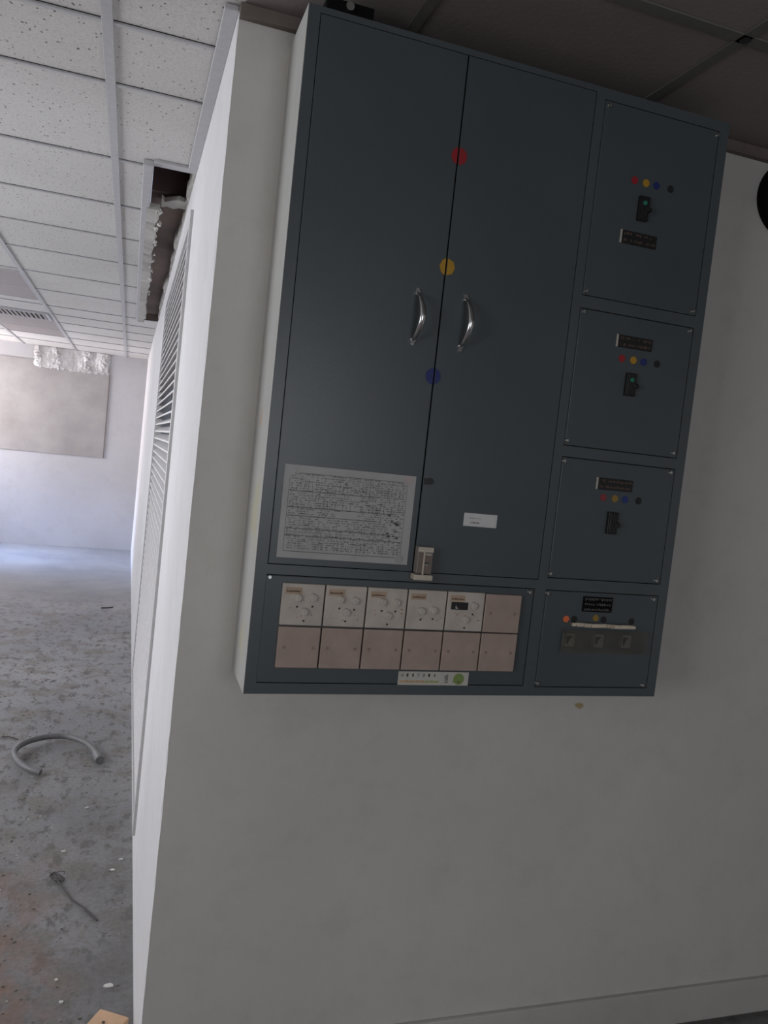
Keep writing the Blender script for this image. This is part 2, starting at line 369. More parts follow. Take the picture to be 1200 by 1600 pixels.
# suspended grid: main tees run away from the camera, cross tees every 0.6 m
b=new()
for x in (-0.122,-0.722,-1.322,-1.922): box(b,x-0.013,x+0.013,YN,YF,ZC-0.008,ZC-0.0005,0.001)
ycs=[2.34,2.965,3.555,4.145,4.76,5.47,6.16,6.95,7.45,8.0,8.65,9.3,10.0]
for y in [2.0,1.4,0.8,0.2,-0.4,-1.0,-1.6]+ycs:
    x1=0.14 if (y<VY0 or y>=VY1) else VX0-0.03
    box(b,XW,x1,y-0.006,y+0.006,ZC-0.006,ZC-0.0005)
struct('trim_1',b,M['trim'])
# dark strips standing in for the tile-edge shadow beside each cross tee
b=new()
for y in [2.0,1.4]+ycs:
    x1=0.14 if (y<VY0 or y>=VY1) else VX0-0.03
    box(b,XW,x1,y-0.0085,y-0.0062,ZC-0.0012,ZC+0.001)
struct('tee_shadow_strips',b,M['gap'])
# wall angle at the ceiling and the wide tees framing the broken slot
b=new(); box(b,0.119,XT,YB+0.0,VY0-0.03,ZC-0.012,ZC-0.001,0.002); box(b,VX0,XT-0.002,VY0-0.05,VY0,ZC-0.010,ZC-0.0005,0.001)
box(b,VX0-0.034,VX0,VY0-0.03,VY1,ZC-0.022,ZC-0.0005,0.003); struct('trim_2',b,M['trim'])
# brown cornice strip over the cabinet wall
b=new(); box(b,XT,XR,YB-0.02,YB,ZC-0.028,ZC-0.0005,0.002); struct('trim_3',b,M['trim_dark'])
# broken slot: brown cavity above the ceiling
def cavity(y0,y1,H,name,m,near,far):
    b=new(); xa,xb=VX0+0.002,VX1+.02
    Q=[((xa,y0,ZC),(xa,y1,ZC),(xa,y1,ZC+H),(xa,y0,ZC+H)),((xb,y0,ZC),(xb,y1,ZC),(xb,y1,ZC+H),(xb,y0,ZC+H)),((xa,y0,ZC+H),(xb,y0,ZC+H),(xb,y1,ZC+H),(xa,y1,ZC+H))]
    for (y,zz_) in ((y0,near),(y1,far)):
        if zz_ is not None: Q.append(((xa,y,ZC+zz_),(xb,y,ZC+zz_),(xb,y,ZC+H),(xa,y,ZC+H)))
    for q in Q: b.faces.new([b.verts.new(p) for p in q])
    struct(name,b,m)
cavity(VY0+0.002,3.42,0.16,'ceiling_cavity_near',M['brownvoid2'],0.0,0.05); cavity(3.42,VY1-0.002,0.05,'ceiling_cavity_far',M['brownvoid'],None,0.0)
b=new(); rng=[(0.045+random.uniform(-.004,.004),3.40),(0.06,3.44),(0.085,3.405),(0.10,3.39),(0.115,3.375),(0.135,3.39),(0.15,3.37),(0.15,3.50),(0.12,3.49),(0.10,3.52),(0.07,3.50),(0.05,3.53)]
va=[b.verts.new((x,y,ZC+0.016)) for x,y in rng]; vb=[b.verts.new((x,y,ZC+0.034)) for x,y in rng]; b.faces.new(va); b.faces.new(vb[::-1])
for k in range(len(rng)): b.faces.new((va[k],vb[k],vb[(k+1)%len(rng)],va[(k+1)%len(rng)]))
o=obj('broken_plaster_lump',b,M['ragged'],loc=(0.09,3.45,ZC+0.02)); tag(o,'broken grey plaster lump bridging the brown slot in the ceiling','plaster')
# broken plasterboard edge along the slot
def ragged_strip(name,xa,xb,y0,y1,z0,z1,side,amp,step,label,cat):
    b=new(); n=int((y1-y0)/step); T=[];Bm=[];cur=0
    for i in range(n+1):
        y=y0+(y1-y0)*i/n; cur=0.6*cur+random.uniform(-amp,amp)
        a,c=(xa,xb+cur) if side>0 else (xa+cur,xb)
        T.append((b.verts.new((a,y,z1)),b.verts.new((c,y,z1)))); Bm.append((b.verts.new((a,y,z0+random.uniform(0,0.006))),b.verts.new((c,y,z0+random.uniform(-0.004,0.010)))))
    for i in range(n):
        b.faces.new((T[i][0],T[i+1][0],T[i+1][1],T[i][1])); b.faces.new((Bm[i][0],Bm[i][1],Bm[i+1][1],Bm[i+1][0]))
        for k in (0,1): b.faces.new((T[i][k],Bm[i][k],Bm[i+1][k],T[i+1][k]))
    b.faces.new((T[0][0],T[0][1],Bm[0][1],Bm[0][0])); b.faces.new((T[n][0],T[n][1],Bm[n][1],Bm[n][0]))
    return b
root=thing('broken_plasterboard_strip','ragged pale plasterboard strip hanging along the brown ceiling slot','plasterboard',(0.03,3.45,ZC-0.03))
b=ragged_strip('x',VX0-0.012,VX0+0.034,3.42,VY1,ZC-0.030,ZC-0.002,1,0.006,0.04,'','')
obj('board',b,M['ragged'],root)
b=new()
for k in range(26):
    y=3.45+random.random()**1.5*2.2; s=random.uniform(0.004,0.013); x=VX0+0.034+random.uniform(-0.006,0.010)
    r=bmesh.ops.create_icosphere(b,subdivisions=1,radius=s)
    for v in r['verts']: v.co=Vector((v.co.x*random.uniform(.6,1.2)+x,v.co.y*random.uniform(1,2.4)+y,v.co.z*random.uniform(.6,1.2)+ZC-0.022+random.uniform(-.006,.008)))
obj('plaster_flakes',b,M['chip'],root)['kind']='stuff'
b=ragged_strip('x',0.141,XT+0.018,VY0,VY1-0.2,ZC-0.008,ZC+0.05,-1,0.007,0.05,'','')
o=obj('broken_wall_edge',b,M['ragged'],loc=(0.14,VY0,ZC)); tag(o,'jagged plaster edge where the wall top meets the brown ceiling slot','plaster')
# baseboard
b=new(); box(b,XB-0.0+0.003,XR,YB-0.014,YB-0.0005,0.012,0.118,0.003); struct('baseboard_back',b,M['skirt'])
# far wall bare patch with torn plaster above it
b=new(); box(b,-2.3,-0.30,YF-0.012,YF-0.0005,1.168,2.30); o=struct('trim_6',b,M['patch'])
b=new(); box(b,-0.302,-0.292,YF-0.016,YF-0.0005,1.168,2.23); struct('trim_7',b,M['trim_dark'])
b=new()
nx,nz=44,16; x0,x1,z0,z1=-1.19,-0.31,2.22,2.50
grid=[]
for i in range(nx+1):
    col=[]
    for j in range(nz+1):
        u=i/nx; v_=j/nz; e=min(u,1-u,v_,1-v_)
        edge=max(0,1-abs(u-0.05)/0.06)+max(0,1-abs(u-0.30)/0.07)+max(0,1-abs(u-0.70)/0.08)+max(0,1-abs(u-0.92)/0.09)
        d=0.010+0.026*min(1,edge)*random.random()+0.003*random.random()
        if e<=0: d=0.001
        jx=random.uniform(-.01,.01) if 0<i<nx else random.uniform(-.012,.012)
        jz=random.uniform(-.008,.008)+(random.uniform(-.015,.015) if j==0 else 0)
        col.append(b.verts.new((x0+(x1-x0)*u+jx,YF-0.012-d,min(ZC-0.004,z0+(z1-z0)*v_+jz))))
    grid.append(col)
for i in range(nx):
    for j in range(nz): b.faces.new((grid[i][j],grid[i+1][j],grid[i+1][j+1],grid[i][j+1]))
o=obj('torn_plaster',b,M['torn'],loc=(-0.75,YF-0.012,2.22)); tag(o,'torn lumpy plaster strip above the bare patch on the far wall','plaster')

# unlit ceiling lights and air vent of the far room
M['diffuser']=flat('unlit_light_diffuser',(0.33,0.30,0.295),0.5); M['ventslat']=flat('vent_slat',(0.30,0.28,0.28),0.5)
def ceiling_light(y0,y1,label):
    r=thing('ceiling_light',label,'ceiling light',(-1.03,(y0+y1)/2,ZC-0.012),'unlit lights in the far ceiling')
    b=new(); x0,x1=-1.306,-0.738; e=0.006
    box(b,x0,x1,y0,y0+e,ZC-0.006,ZC-0.001); box(b,x0,x1,y1-e,y1,ZC-0.006,ZC-0.001); box(b,x0,x0+e,y0+e,y1-e,ZC-0.006,ZC-0.001); box(b,x1-e,x1,y0+e,y1-e,ZC-0.006,ZC-0.001)
    obj('frame',b,M['trim'],r); b=new(); box(b,x0+e,x1-e,y0+e,y1-e,ZC-0.004,ZC-0.001); obj('diffuser',b,M['diffuser'],r)
ceiling_light(5.55,6.72,'unlit rectangular ceiling light in the far room, nearer of the two')
ceiling_light(7.95,9.25,'unlit rectangular ceiling light beyond the air vent, nearest the far wall')
r=thing('air_vent','slatted ceiling air vent between the two unlit lights','air vent',(-1.03,7.6,ZC-0.012))
b=new(); box(b,-1.30,-0.745,7.47,7.50,ZC-0.014,ZC-0.001); box(b,-1.30,-0.745,7.86,7.89,ZC-0.014,ZC-0.001); box(b,-1.30,-1.27,7.5,7.86,ZC-0.014,ZC-0.001); box(b,-0.775,-0.745,7.5,7.86,ZC-0.014,ZC-0.001)
obj('frame',b,M['trim'],r); b=new(); box(b,-1.27,-0.775,7.5,7.86,ZC-0.003,ZC-0.001); obj('backing',b,M['gap'],r)
b=new(); box(b,-1.265,-1.245,7.5,7.86,ZC-0.012,ZC-0.004); s0=obj('slat',b,M['ventslat'],r)
for k in range(1,13): copyto(s0,r,(k*0.0385,0,0))

# ------------------------------------------------------------------ louvre in the wall
lv=thing('louvre_grille','tall pale louvred grille set in the white side wall','louvre',(0.14,(GY0+GY1)/2,GZ0))
b=new(); fw=0.05
def lbox(y0,y1,z0,z1,o0=-0.010,o1=0.03):
    pts=[]
    for o_ in (o0,o1):
        for (y,z) in ((y0,z0),(y1,z0),(y1,z1),(y0,z1)): pts.append(b.verts.new((xw(z)+o_,y,z)))
    q=pts
    for f in ((0,1,2,3),(7,6,5,4),(0,4,5,1),(1,5,6,2),(2,6,7,3),(3,7,4,0)): b.faces.new([q[i] for i in f])
lbox(GY0,GY0+fw,GZ0,GZ1); lbox(GY1-fw,GY1,GZ0,GZ1); lbox(GY0+fw,GY1-fw,GZ0,GZ0+fw); lbox(GY0+fw,GY1-fw,GZ1-fw,GZ1)
obj('frame',b,M['louvre'],lv)
b=new(); lbox(GY0+fw,GY1-fw,GZ0+fw,GZ1-fw,0.07,0.09); obj('backing',b,M['louvreback'],lv)
zb=GZ0+fw+0.012; pitch=0.038; bl=None; k=0
while zb+0.03<GZ1-fw:
    x=xw(zb)
    if True:
        b=new(); 
        # a thin blade, front edge low, rear edge high, folded lip
        y0,y1=GY0+fw,GY1-fw
        prof=[(-0.006,0.000),(-0.006,0.007),(0.030,0.030),(0.0305,0.0275),(-0.0035,0.004),(-0.0035,0.000)]
        a=[b.verts.new((x+p[0],y0,zb+p[1])) for p in prof]; c=[b.verts.new((x+p[0],y1,zb+p[1])) for p in prof]
        b.faces.new(a); b.faces.new(c[::-1])
        for i in range(6): j=(i+1)%6; b.faces.new((a[i],c[i],c[j],a[j]))
        if bl is None: bl=obj('blade',b,M['louvre'],lv,loc=(x,(y0+y1)/2,zb)); xz0=(x,zb)
        else:
            b.free(); copyto(bl,lv,(x-xz0[0],0,zb-xz0[1]))
    zb+=pitch

# ------------------------------------------------------------------ the switchboard cabinet
PX0,PX1,PZ0,PZ1=0.266,1.280,1.046,2.428; PY=1.600
cab=thing('switchboard_cabinet','large blue-grey metal switchboard cabinet mounted on the white wall','electrical cabinet',(0.773,YB,PZ0))
DX0,DX1,DZ0,DZ1=0.2895,0.9195,1.320,2.4155     # door opening
BX0,BX1,BZ0,BZ1=0.2880,0.9130,1.069,1.2995     # lower left cover
RX0,RX1=0.9425,1.2545
RC=[(1.974,2.4045),(1.6335,1.947),(1.3255,1.609),(1.0665,1.2985)]
b=new(); t=0.010
zcuts=sorted([PZ0,PZ1])
box(b,PX0,PX1,PY+0.016,YB,PZ0,PZ1)                       # shell
box(b,PX0,DX0,PY,PY+0.016,PZ0,PZ1)                       # left stile
box(b,RX1,PX1,PY,PY+0.016,PZ0,PZ1)                       # right stile
box(b,DX1,RX0,PY,PY+0.016,PZ0,PZ1)                       # middle stile
box(b,DX0,DX1,PY,PY+0.016,DZ1,PZ1); box(b,DX0,DX1,PY,PY+0.016,BZ1,DZ0); box(b,DX0,DX1,PY,PY+0.016,PZ0,BZ0)
box(b,BX1,DX1,PY,PY+0.016,BZ0,BZ1)
zz=[PZ1]+[v for (a,c) in RC for v in (c,a)]+[PZ0]
for i in range(0,len(zz),2): box(b,RX0,RX1,PY,PY+0.016,zz[i+1],zz[i])
body=obj('body',b,[M['panel_frame']],cab)
b=new(); box(b,PX0-0.0012,PX0-0.0002,PY+0.0015,YB,PZ0,PZ1); so=obj('side_panel',b,M['side_skin'],cab); so['label']='off-white painted left side of the cabinet'
b=new(); box(b,PX0+0.005,PX1-0.005,PY+0.0145,PY+0.0158,PZ0+0.005,PZ1-0.005); obj('inner_shadow_plate',b,M['gap'],cab)
g=0.0016
SX=0.6085
def plate(name,x0,x1,z0,z1,bev=0.0012,mat=None,parent=cab,y0=PY-0.001,y1=PY+0.012):
    b=new(); box(b,x0+g,x1-g,y0,y1,z0+g,z1-g,bev); return obj(name,b,mat or M['panel'],parent,loc=((x0+x1)/2,PY,z0))
dl=plate('door',DX0,SX,DZ0,DZ1); dr=plate('door',SX,DX1,DZ0,DZ1)
# bow handles
def handle(par,x,z0,z1):
    b=new(); pts=[];rad=[]
    n=22; h=(z1-z0)
    for i in range(n+1):
        t=i/n; z=z0+h*t; y=PY-0.004-0.030*math.sin(PI*t)**0.62; pts.append((x+0.006*math.sin(PI*t),y,z)); rad.append(0.0036+0.0022*math.sin(PI*t))
    # explicit ring frame
    rings=[]
    for i,p in enumerate(pts):
        a=Vector(pts[max(0,i-1)]);c=Vector(pts[min(n,i+1)]);tt=(c-a).normalized(); s=Vector((1,0,0)); u=s.cross(tt).normalized()
        rings.append([b.verts.new(Vector(p)+rad[i]*(1.15*math.cos(2*PI*k/14)*s+0.72*math.sin(2*PI*k/14)*u)) for k in range(14)])
    for A,B in zip(rings,rings[1:]):
        for k in range(14): b.faces.new((A[k],A[(k+1)%14],B[(k+1)%14],B[k]))
    b.faces.new(rings[0]); b.faces.new(rings[-1][::-1])
    for z in (z0,z1): disc(b,x,z,PY-0.006,PY,0.0072,18,0.006); disc(b,x-0.0,z+(0.007 if z==z1 else -0.007),PY-0.004,PY,0.0050,14,0.004)
    o=obj('handle',b,M['chrome'],par,loc=(x,PY,z0),smooth=True); o['label']='chrome bow handle'
handle(dl,0.5505,1.815,1.914); handle(dr,0.6605,1.817,1.919)
# round marks across the door seam, one half on each door
def halfmark(x,z,r,mat,seg=36,lab=None):
    b=new(); disc(b,x,z,PY-0.0022,PY-0.001,r,seg,clip=lambda v:min(v,SX-0.0022)); o=obj('phase_mark',b,mat,dl,loc=(x,PY,z)); o['label']=lab
    b=new(); disc(b,x,z,PY-0.0022,PY-0.001,r,seg,clip=lambda v:max(v,SX+0.0022)); o=obj('phase_mark',b,mat,dr,loc=(x,PY,z)); o['label']=lab
halfmark(0.6105,2.2085,0.0175,M['red'],lab='red round mark'); halfmark(0.6110,1.9785,0.0178,M['yellow'],8,'yellow eight-sided mark'); halfmark(0.6060,1.7465,0.0172,M['blue'],lab='dark blue round mark')
# small keyhole
b=new(); disc(b,0.6255,1.5215,PY-0.004,PY,0.0075,18); box(b,0.612,0.6262,PY-0.0035,PY-0.0012,1.5145,1.5275,0.0004); obj('lock',b,M['black'],dr,loc=(0.62,PY,1.52))
# covers with corner screws
screw_src=None
def add_screws(cv,pts):
    global screw_src
    for (x,z) in pts:
        if screw_src is None:
            b=new(); disc(b,x,z,PY-0.0055,PY-0.001,0.0052,18,0.0036); box(b,x-0.0034,x+0.0034,PY-0.0060,PY-0.0052,z-0.0006,z+0.0006)
            screw_src=obj('screw',b,M['screw'],cv,loc=(x,PY,z),smooth=True); screw_src['p']=(x,z)
            screw_src['p0']=0
            del screw_src['p']; del screw_src['p0']
        else:
            c=screw_src.copy(); C.objects.link(c); c.parent=cv; c.location=Vector((x,PY,z))-world_loc(cv)
covers=[]
for (a,c) in RC: covers.append(plate('cover_panel',RX0,RX1,a,c,0.002))
cb=plate('cover_panel',BX0,BX1,BZ0,BZ1,0.002)
SCR=[((0.953,2.393),(1.2475,2.393),(0.951,1.984),(1.2440,1.984)),((0.9510,1.9375),(1.2420,1.9375),(0.948,1.6455),(1.2400,1.646)),
     ((0.9475,1.5985),(1.2400,1.599),(0.947,1.3365),(1.2395,1.3352)),((0.946,1.2905),(1.2385,1.289),(0.947,1.0768),(1.2385,1.0755))]
for cv,s in zip(covers,SCR): add_screws(cv,s)
add_screws(cb,[(0.2965,1.2935),(0.8995,1.2905)])
# nameplates, phase dots, breakers
def nameplate(cv,x0,x1,z0,z1,rows=2,framed=False):
    b=new(); box(b,x0,x1,PY-0.0045,PY-0.0008,z0,z1,0.0008); o=obj('nameplate',b,M['blackmat'] if framed else M['black'],cv,loc=((x0+x1)/2,PY,z0)); o['label']='black engraved nameplate'
    # worn engraving strokes
    b=new(); pad=0.005
    for r_ in range(rows):
        zc=z1-(z1-z0)*(r_+0.5)/rows; x=x0+pad
        while x<x1-pad:
            wd=random.uniform(0.0015,0.0045); hh=(z1-z0)/rows*0.26
            if random.random()<0.8: box(b,x,min(x+wd,x1-pad+.001),PY-0.0049,PY-0.0044,zc-hh*random.uniform(.3,1),zc+hh*random.uniform(.3,1))
            x+=wd+random.uniform(0.001,0.003)
    if framed:
        for q in ((x0+.003,x1-.003,z1-.0042,z1-.0034),(x0+.003,x1-.003,z0+.0034,z0+.0042)): box(b,q[0],q[1],PY-0.0049,PY-0.0044,q[2],q[3])
    obj('engraving',b,M['palemark'] if framed else M['mark'],cab,loc=((x0+x1)/2,PY,z0))
def platex(cv,x0,x1,z0,z1):
    b=new(); box(b,x0-0.0035,x0-0.0003,PY-0.0040,PY-0.0008,z0,z1); o=obj('nameplate_edge',b,M['plateedge'],cv,loc=(x0,PY,z0))
nameplate(covers[0],1.0245,1.1175,2.1055,2.1345); platex(covers[0],1.0245,0,2.1055,2.1345)
nameplate(covers[1],1.0490,1.1420,1.8735,1.9015); platex(covers[1],1.0490,0,1.8735,1.9015)
nameplate(covers[2],1.0430,1.1370,1.5420,1.5695); platex(covers[2],1.0430,0,1.5420,1.5695)
nameplate(covers[3],1.0430,1.1235,1.2513,1.2875,3,True)
def dots(cv,z,xs,mats,rr=0.0085):
    for x,m,zd in zip(xs,mats,(z if isinstance(z,(list,tuple)) else [z]*len(xs))):
        b=new(); disc(b,x,zd,PY-0.0022,PY-0.001,rr,24); o=obj('phase_dot',b,m,cv,loc=(x,PY,zd)); o['label']=m.name.replace('_',' ')
dots(covers[0],2.2475,(1.0411,1.0719,1.1001,1.1388),(M['red'],M['yellow'],M['blue'],M['bdot']))
dots(covers[1],1.8485,(1.0662,1.0975,1.1257,1.1632),(M['red'],M['yellow'],M['blue'],M['bdot']))
dots(covers[2],1.5236,(1.0631,1.0947,1.1232,1.1609),(M['redd'],M['yeld'],M['blud'],M['bdot']))
dots(covers[3],(1.2314,1.2321,1.2365,1.2336,1.2318),(1.0041,1.0257,1.0836,1.1060,1.1848),(M['orange'],M['bdot'],M['yeld'],M['bdot'],M['bdot']),0.0078)
def breaker(x0,x1,z0,z1,up,lab):
    xc=(x0+x1)/2; zc=(z0+z1)/2
    b=new(); box(b,x0,x1,PY-0.010,PY,z0,z1,0.0012); box(b,x0+0.003,x1-0.003,PY-0.0125,PY-0.0095,z0+0.003,z1-0.003,0.001)
    br=obj('circuit_breaker',b,M['black'],cab,loc=(xc,PY,z0)); br['label']=lab
    b=new(); zt=zc+(-0.004); 
    # toggle nose leaning to the right
    v=[(x1-0.010,PY-0.012,zt-0.006),(x1-0.010,PY-0.012,zt+0.008),(x1-0.002,PY-0.012,zt+0.008),(x1-0.002,PY-0.012,zt-0.006),(x1-0.006,PY-0.021,zt-0.003),(x1-0.006,PY-0.021,zt+0.003),(x1+0.0005,PY-0.021,zt+0.003),(x1+0.0005,PY-0.021,zt-0.003)]
    vs=[b.verts.new(p) for p in v]
    for f in ((0,1,2,3),(4,7,6,5),(0,4,5,1),(1,5,6,2),(2,6,7,3),(3,7,4,0)): b.faces.new([vs[i] for i in f])
    obj('toggle',b,M['black'],br)
    if up:
        b=new(); disc(b,xc-0.001,z1-0.0165,PY-0.0145,PY-0.012,0.0058,16,0.0045); o=obj('indicator',b,M['green'],br); o['label']='green indicator button'
breaker(1.0570,1.0835,2.161,2.216,True,'black breaker with green button'); breaker(1.0817,1.1085,1.765,1.818,True,'black breaker with green button'); breaker(1.0793,1.1060,1.4395,1.4918,False,'plain black breaker')
# fourth cover: white rod over three sockets behind dusty film
b=new(); pts=[(1.0150+i*(1.1880-1.0150)/12,PY-0.013,1.2212-0.0018*i/12+0.0006*math.sin(i*1.3)) for i in range(13)]; tube(b,pts,[0.0042]+[0.0052]*11+[0.0042],12); rod=obj('retaining_rod',b,M['rod'],cab,loc=(1.10,PY,1.22),smooth=True); rod['label']='cream rod with dark scratches'
for x in (1.021,1.041,1.0605,1.103,1.113,1.1185,1.124):
    b=new(); vs=[b.verts.new(p) for p in ((x,PY-0.0186,1.2165),(x+0.0012,PY-0.0186,1.2165),(x+0.0050,PY-0.0184,1.2235),(x+0.0036,PY-0.0184,1.2235))]; b.faces.new(vs); obj('scratch',b,M['mark'],rod,loc=(x,PY-0.0186,1.22))
b=new(); b.free()
for (x,z) in ((1.0145,1.217),(1.100,1.2165),(1.184,1.2155)):
    b=new(); box(b,x,x+0.004,PY-0.012,PY,z,z+0.008,0.001); obj('rod_clip',b,M['trim_dark'],rod,loc=(x,PY,z))
for i,(x,m) in enumerate(((1.0165,M['socket2']),(1.0950,M['socket']),(1.1715,M['socket']))):
    b=new(); s=0.0150; box(b,x-s,x+s,PY-0.007,PY-0.0008,1.1670,1.1990,0.0014)
    sk=obj('fuse_socket',b,m,cab,loc=(x,PY,1.167))
    b=new(); vs=[b.verts.new((x+p[0],PY-0.0074,1.183+p[1])) for p in ((-0.009,0.010),(0.009,0.010),(0.001,0.003),(-0.004,-0.010),(-0.008,-0.009))]; b.faces.new(vs); obj('socket_hole',b,M['black'],sk)
    b=new(); box(b,x-s-0.001,x-s+0.0025,PY-0.009,PY-0.007,1.167,1.199); obj('contact',b,M['palemark'],sk)
b=new(); box(b,0.994,1.232,PY-0.0102,PY-0.0094,1.1525,1.2080); o=obj('clear_film',b,M['clear'],cab,loc=(1.11,PY,1.15)); o['label']='dusty see-through film over the sockets'
# switch plates 2 x 6
PXS=[0.3232+i*0.0927 for i in range(7)]
blank=None
def blank_plate(i,row):
    global blank
    x0=PXS[i]+0.0012; z0=1.1050+row*0.0900
    if blank is None:
        b=new(); box(b,x0,x0+0.0898,PY-0.0105,PY-0.0008,z0,z0+0.0875,0.0022,seg=3); blank=obj('blank_plate',b,M['beige'],cab,loc=(x0,PY,z0)); blank['label']='pinkish beige blank plate'
        for xx in (0.0145,0.0755):
            b=new(); disc(b,x0+xx,z0+0.044,PY-0.0116,PY-0.0104,0.0036,16,0.0028); obj('plate_screw',b,M['plscrew'],blank,loc=(x0+xx,PY,z0+0.044))
        return blank
    c=blank.copy(); C.objects.link(c); c.parent=cab; c.location=Vector((x0,PY,z0))-world_loc(cab)
    for ch in list(blank.children):
        d=ch.copy(); C.objects.link(d); d.parent=c
    return c
for i in range(6): blank_plate(i,0)
blank_plate(5,1)
ctl=[ [(0.3566,1.255),(0.3893,1.2565),(0.3732,1.2258)], [(0.4481,1.2551),(0.4809,1.2538),(0.4637,1.228)], [(0.543,1.2538),(0.5739,1.2537),(0.558,1.2247)],
      [(0.6341,1.2377),(0.6626,1.2403)], [(0.7572,1.2544),(0.7406,1.2231)] ]
for i,kn in enumerate(ctl):
    x0=PXS[i]+0.0012; z0=1.1960
    b=new(); box(b,x0,x0+0.0898,PY-0.0105,PY-0.0008,z0,z0+0.0880,0.0022,seg=3); cp=obj('control_plate',b,M['cream'],cab,loc=(x0,PY,z0)); cp['label']='cream control plate with small round knobs'
    for (x,z) in kn:
        b=new(); disc(b,x,z,PY-0.0165,PY-0.0100,0.0092,24,0.0076); box(b,x-0.0010,x+0.0010,PY-0.0175,PY-0.0160,z-0.006,z+0.006); obj('knob',b,M['knob'],cp,loc=(x,PY,z),smooth=True)
        b=new(); disc(b,x+0.001,z-0.0195,PY-0.0112,PY-0.0104,0.0022,12); obj('indicator_dot',b,M['ink'],cp,loc=(x,PY,z-0.02))
    # paper tag with worn print
    b=new(); box(b,x0+0.006,x0+0.041,PY-0.0112,PY-0.0104,z0+0.0665,z0+0.0800); obj('tag_strip',b,M['tape'],cp,loc=(x0,PY,z0))
    b=new(); x=x0+0.009
    while x<x0+0.036:
        wd=random.uniform(0.0012,0.0030); box(b,x,x+wd,PY-0.0116,PY-0.0111,z0+0.0705,z0+0.0705+random.uniform(.0022,.0038)); x+=wd+0.0008
    obj('tag_print',b,M['mark'],cp,loc=(x0,PY,z0))
    b=new()
    for q in range(7):
        x=x0+random.uniform(0.012,0.078); z=z0+random.uniform(0.012,0.045); box(b,x,x+random.uniform(.001,.005),PY-0.0110,PY-0.0104,z,z+random.uniform(.0006,.0025))
    obj('rust_marks',b,M['rust'],cp,loc=(x0,PY,z0))
    if i==4:
        b=new(); box(b,0.7045,0.7450,PY-0.0118,PY-0.0100,1.2440,1.2612,0.0006); o=obj('display_window',b,M['black'],cp,loc=(0.72,PY,1.24)); o['label']='small dark display window'
        b=new(); box(b,0.7150,0.7165,PY-0.0122,PY-0.0117,1.2470,1.2530); box(b,0.7165,0.7205,PY-0.0122,PY-0.0117,1.2470,1.2485); obj('display_mark',b,M['label'],cp)
# latch at the foot of the door seam
b=new(); box(b,0.6085,0.6440,PY-0.022,PY-0.001,1.3215,1.3800,0.002); lt=obj('door_latch',b,M['latchclear'],cab,loc=(0.626,PY,1.307)); lt['label']='dusty clear latch housing with cream foot'
b=new(); box(b,0.6035,0.6475,PY-0.026,PY-0.001,1.3070,1.3195,0.0025); box(b,0.6085,0.6440,PY-0.0235,PY-0.021,1.3690,1.3800,0.001); box(b,0.6215,0.6255,PY-0.0235,PY-0.021,1.3195,1.3690,0.0008); box(b,0.6265,0.6400,PY-0.0235,PY-0.021,1.3625,1.3655,0.0005); obj('latch_foot',b,M['latch'],lt)
b=new(); box(b,0.6110,0.6205,PY-0.0228,PY-0.0205,1.3220,1.3675); box(b,0.6262,0.6420,PY-0.0228,PY-0.0205,1.3220,1.3620); obj('latch_plate',b,M['latchbrown'],lt)
b=new(); box(b,0.6262,0.6350,PY-0.0240,PY-0.0226,1.3440,1.3465); obj('latch_slot',b,M['black'],lt)
b=new(); box(b,0.6262,0.6335,PY-0.0245,PY-0.0226,1.3410,1.3430,0.0004); obj('latch_pin',b,M['screw'],lt)
# dark cable trunking and gland on the roof of the cabinet
ct=thing('cable_trunking','short dark cable trunking on top of the cabinet with metal gland','trunking',(0.35,1.66,PZ1))
b=new(); box(b,0.302,0.400,1.612,1.76,PZ1,PZ1+0.030,0.002); obj('channel',b,M['blackmat'],ct)
b=new(); disc(b,0.348,PZ1+0.017,1.602,1.613,0.0085,18); obj('gland',b,M['screw'],ct)

# ------------------------------------------------------------------ things fixed on the cabinet
def yz_mark(b,x0,x1,z0,z1,d=0.0003,y=None):
    y=PY-0.0022 if y is None else y
    box(b,x0,x1,y-d,y,z0,z1)
pp=thing('circuit_diagram_sheet','grey laminated wiring diagram sheet taped to the left cabinet door','paper',(0.449,PY-0.0015,1.3355))
X0,X1,Z0,Z1=0.3060,0.5930,1.3360,1.5290
b=new(); box(b,X0,X1,PY-0.0022,PY-0.0012,Z0,Z1); obj('sheet',b,M['paper'],pp)
b=new()
def hl(x0,x1,z,t=0.0007): yz_mark(b,x0,x1,z-t/2,z+t/2)
def vl(x,z0,z1,t=0.0007): yz_mark(b,x-t/2,x+t/2,z0,z1)
fx0,fx1,fz0,fz1=X0+0.012,X1-0.018,Z0+0.014,Z1-0.016
hl(fx0+0.02,fx1,fz1,0.0012); hl(fx0,fx1,fz0,0.0012); vl(fx0,fz0,fz1-0.01,0.0006); vl(fx1,fz0,fz1,0.0006)
for z in (1.4760,1.4420,1.4245,1.3980,1.3835): hl(fx0,fx1-random.choice((0,0.03,0.06)),z,0.0013)
for k in range(30):
    x=fx0+0.008+k*0.0083
    if x>fx1-0.004: break
    if random.random()<0.8: vl(x,1.478,1.478+random.uniform(0.008,0.030),0.0006)
    if random.random()<0.75: vl(x+0.002,1.442,1.442+random.uniform(0.008,0.030),0.0006)
    if random.random()<0.8: vl(x,1.353,1.353+random.uniform(0.01,0.026),0.0006)
for k in range(46):
    x=random.uniform(fx0,fx1-0.012); z=random.uniform(fz0+0.004,fz1-0.01); yz_mark(b,x,x+random.uniform(.004,.014),z,z+random.uniform(.0008,.0018))
for k in range(12):
    x=random.uniform(0.53,0.565); z=random.uniform(1.39,1.44); yz_mark(b,x,x+random.uniform(.003,.010),z,z+random.uniform(.002,.005))
obj('printed_lines',b,M['print'],pp)
b=new()
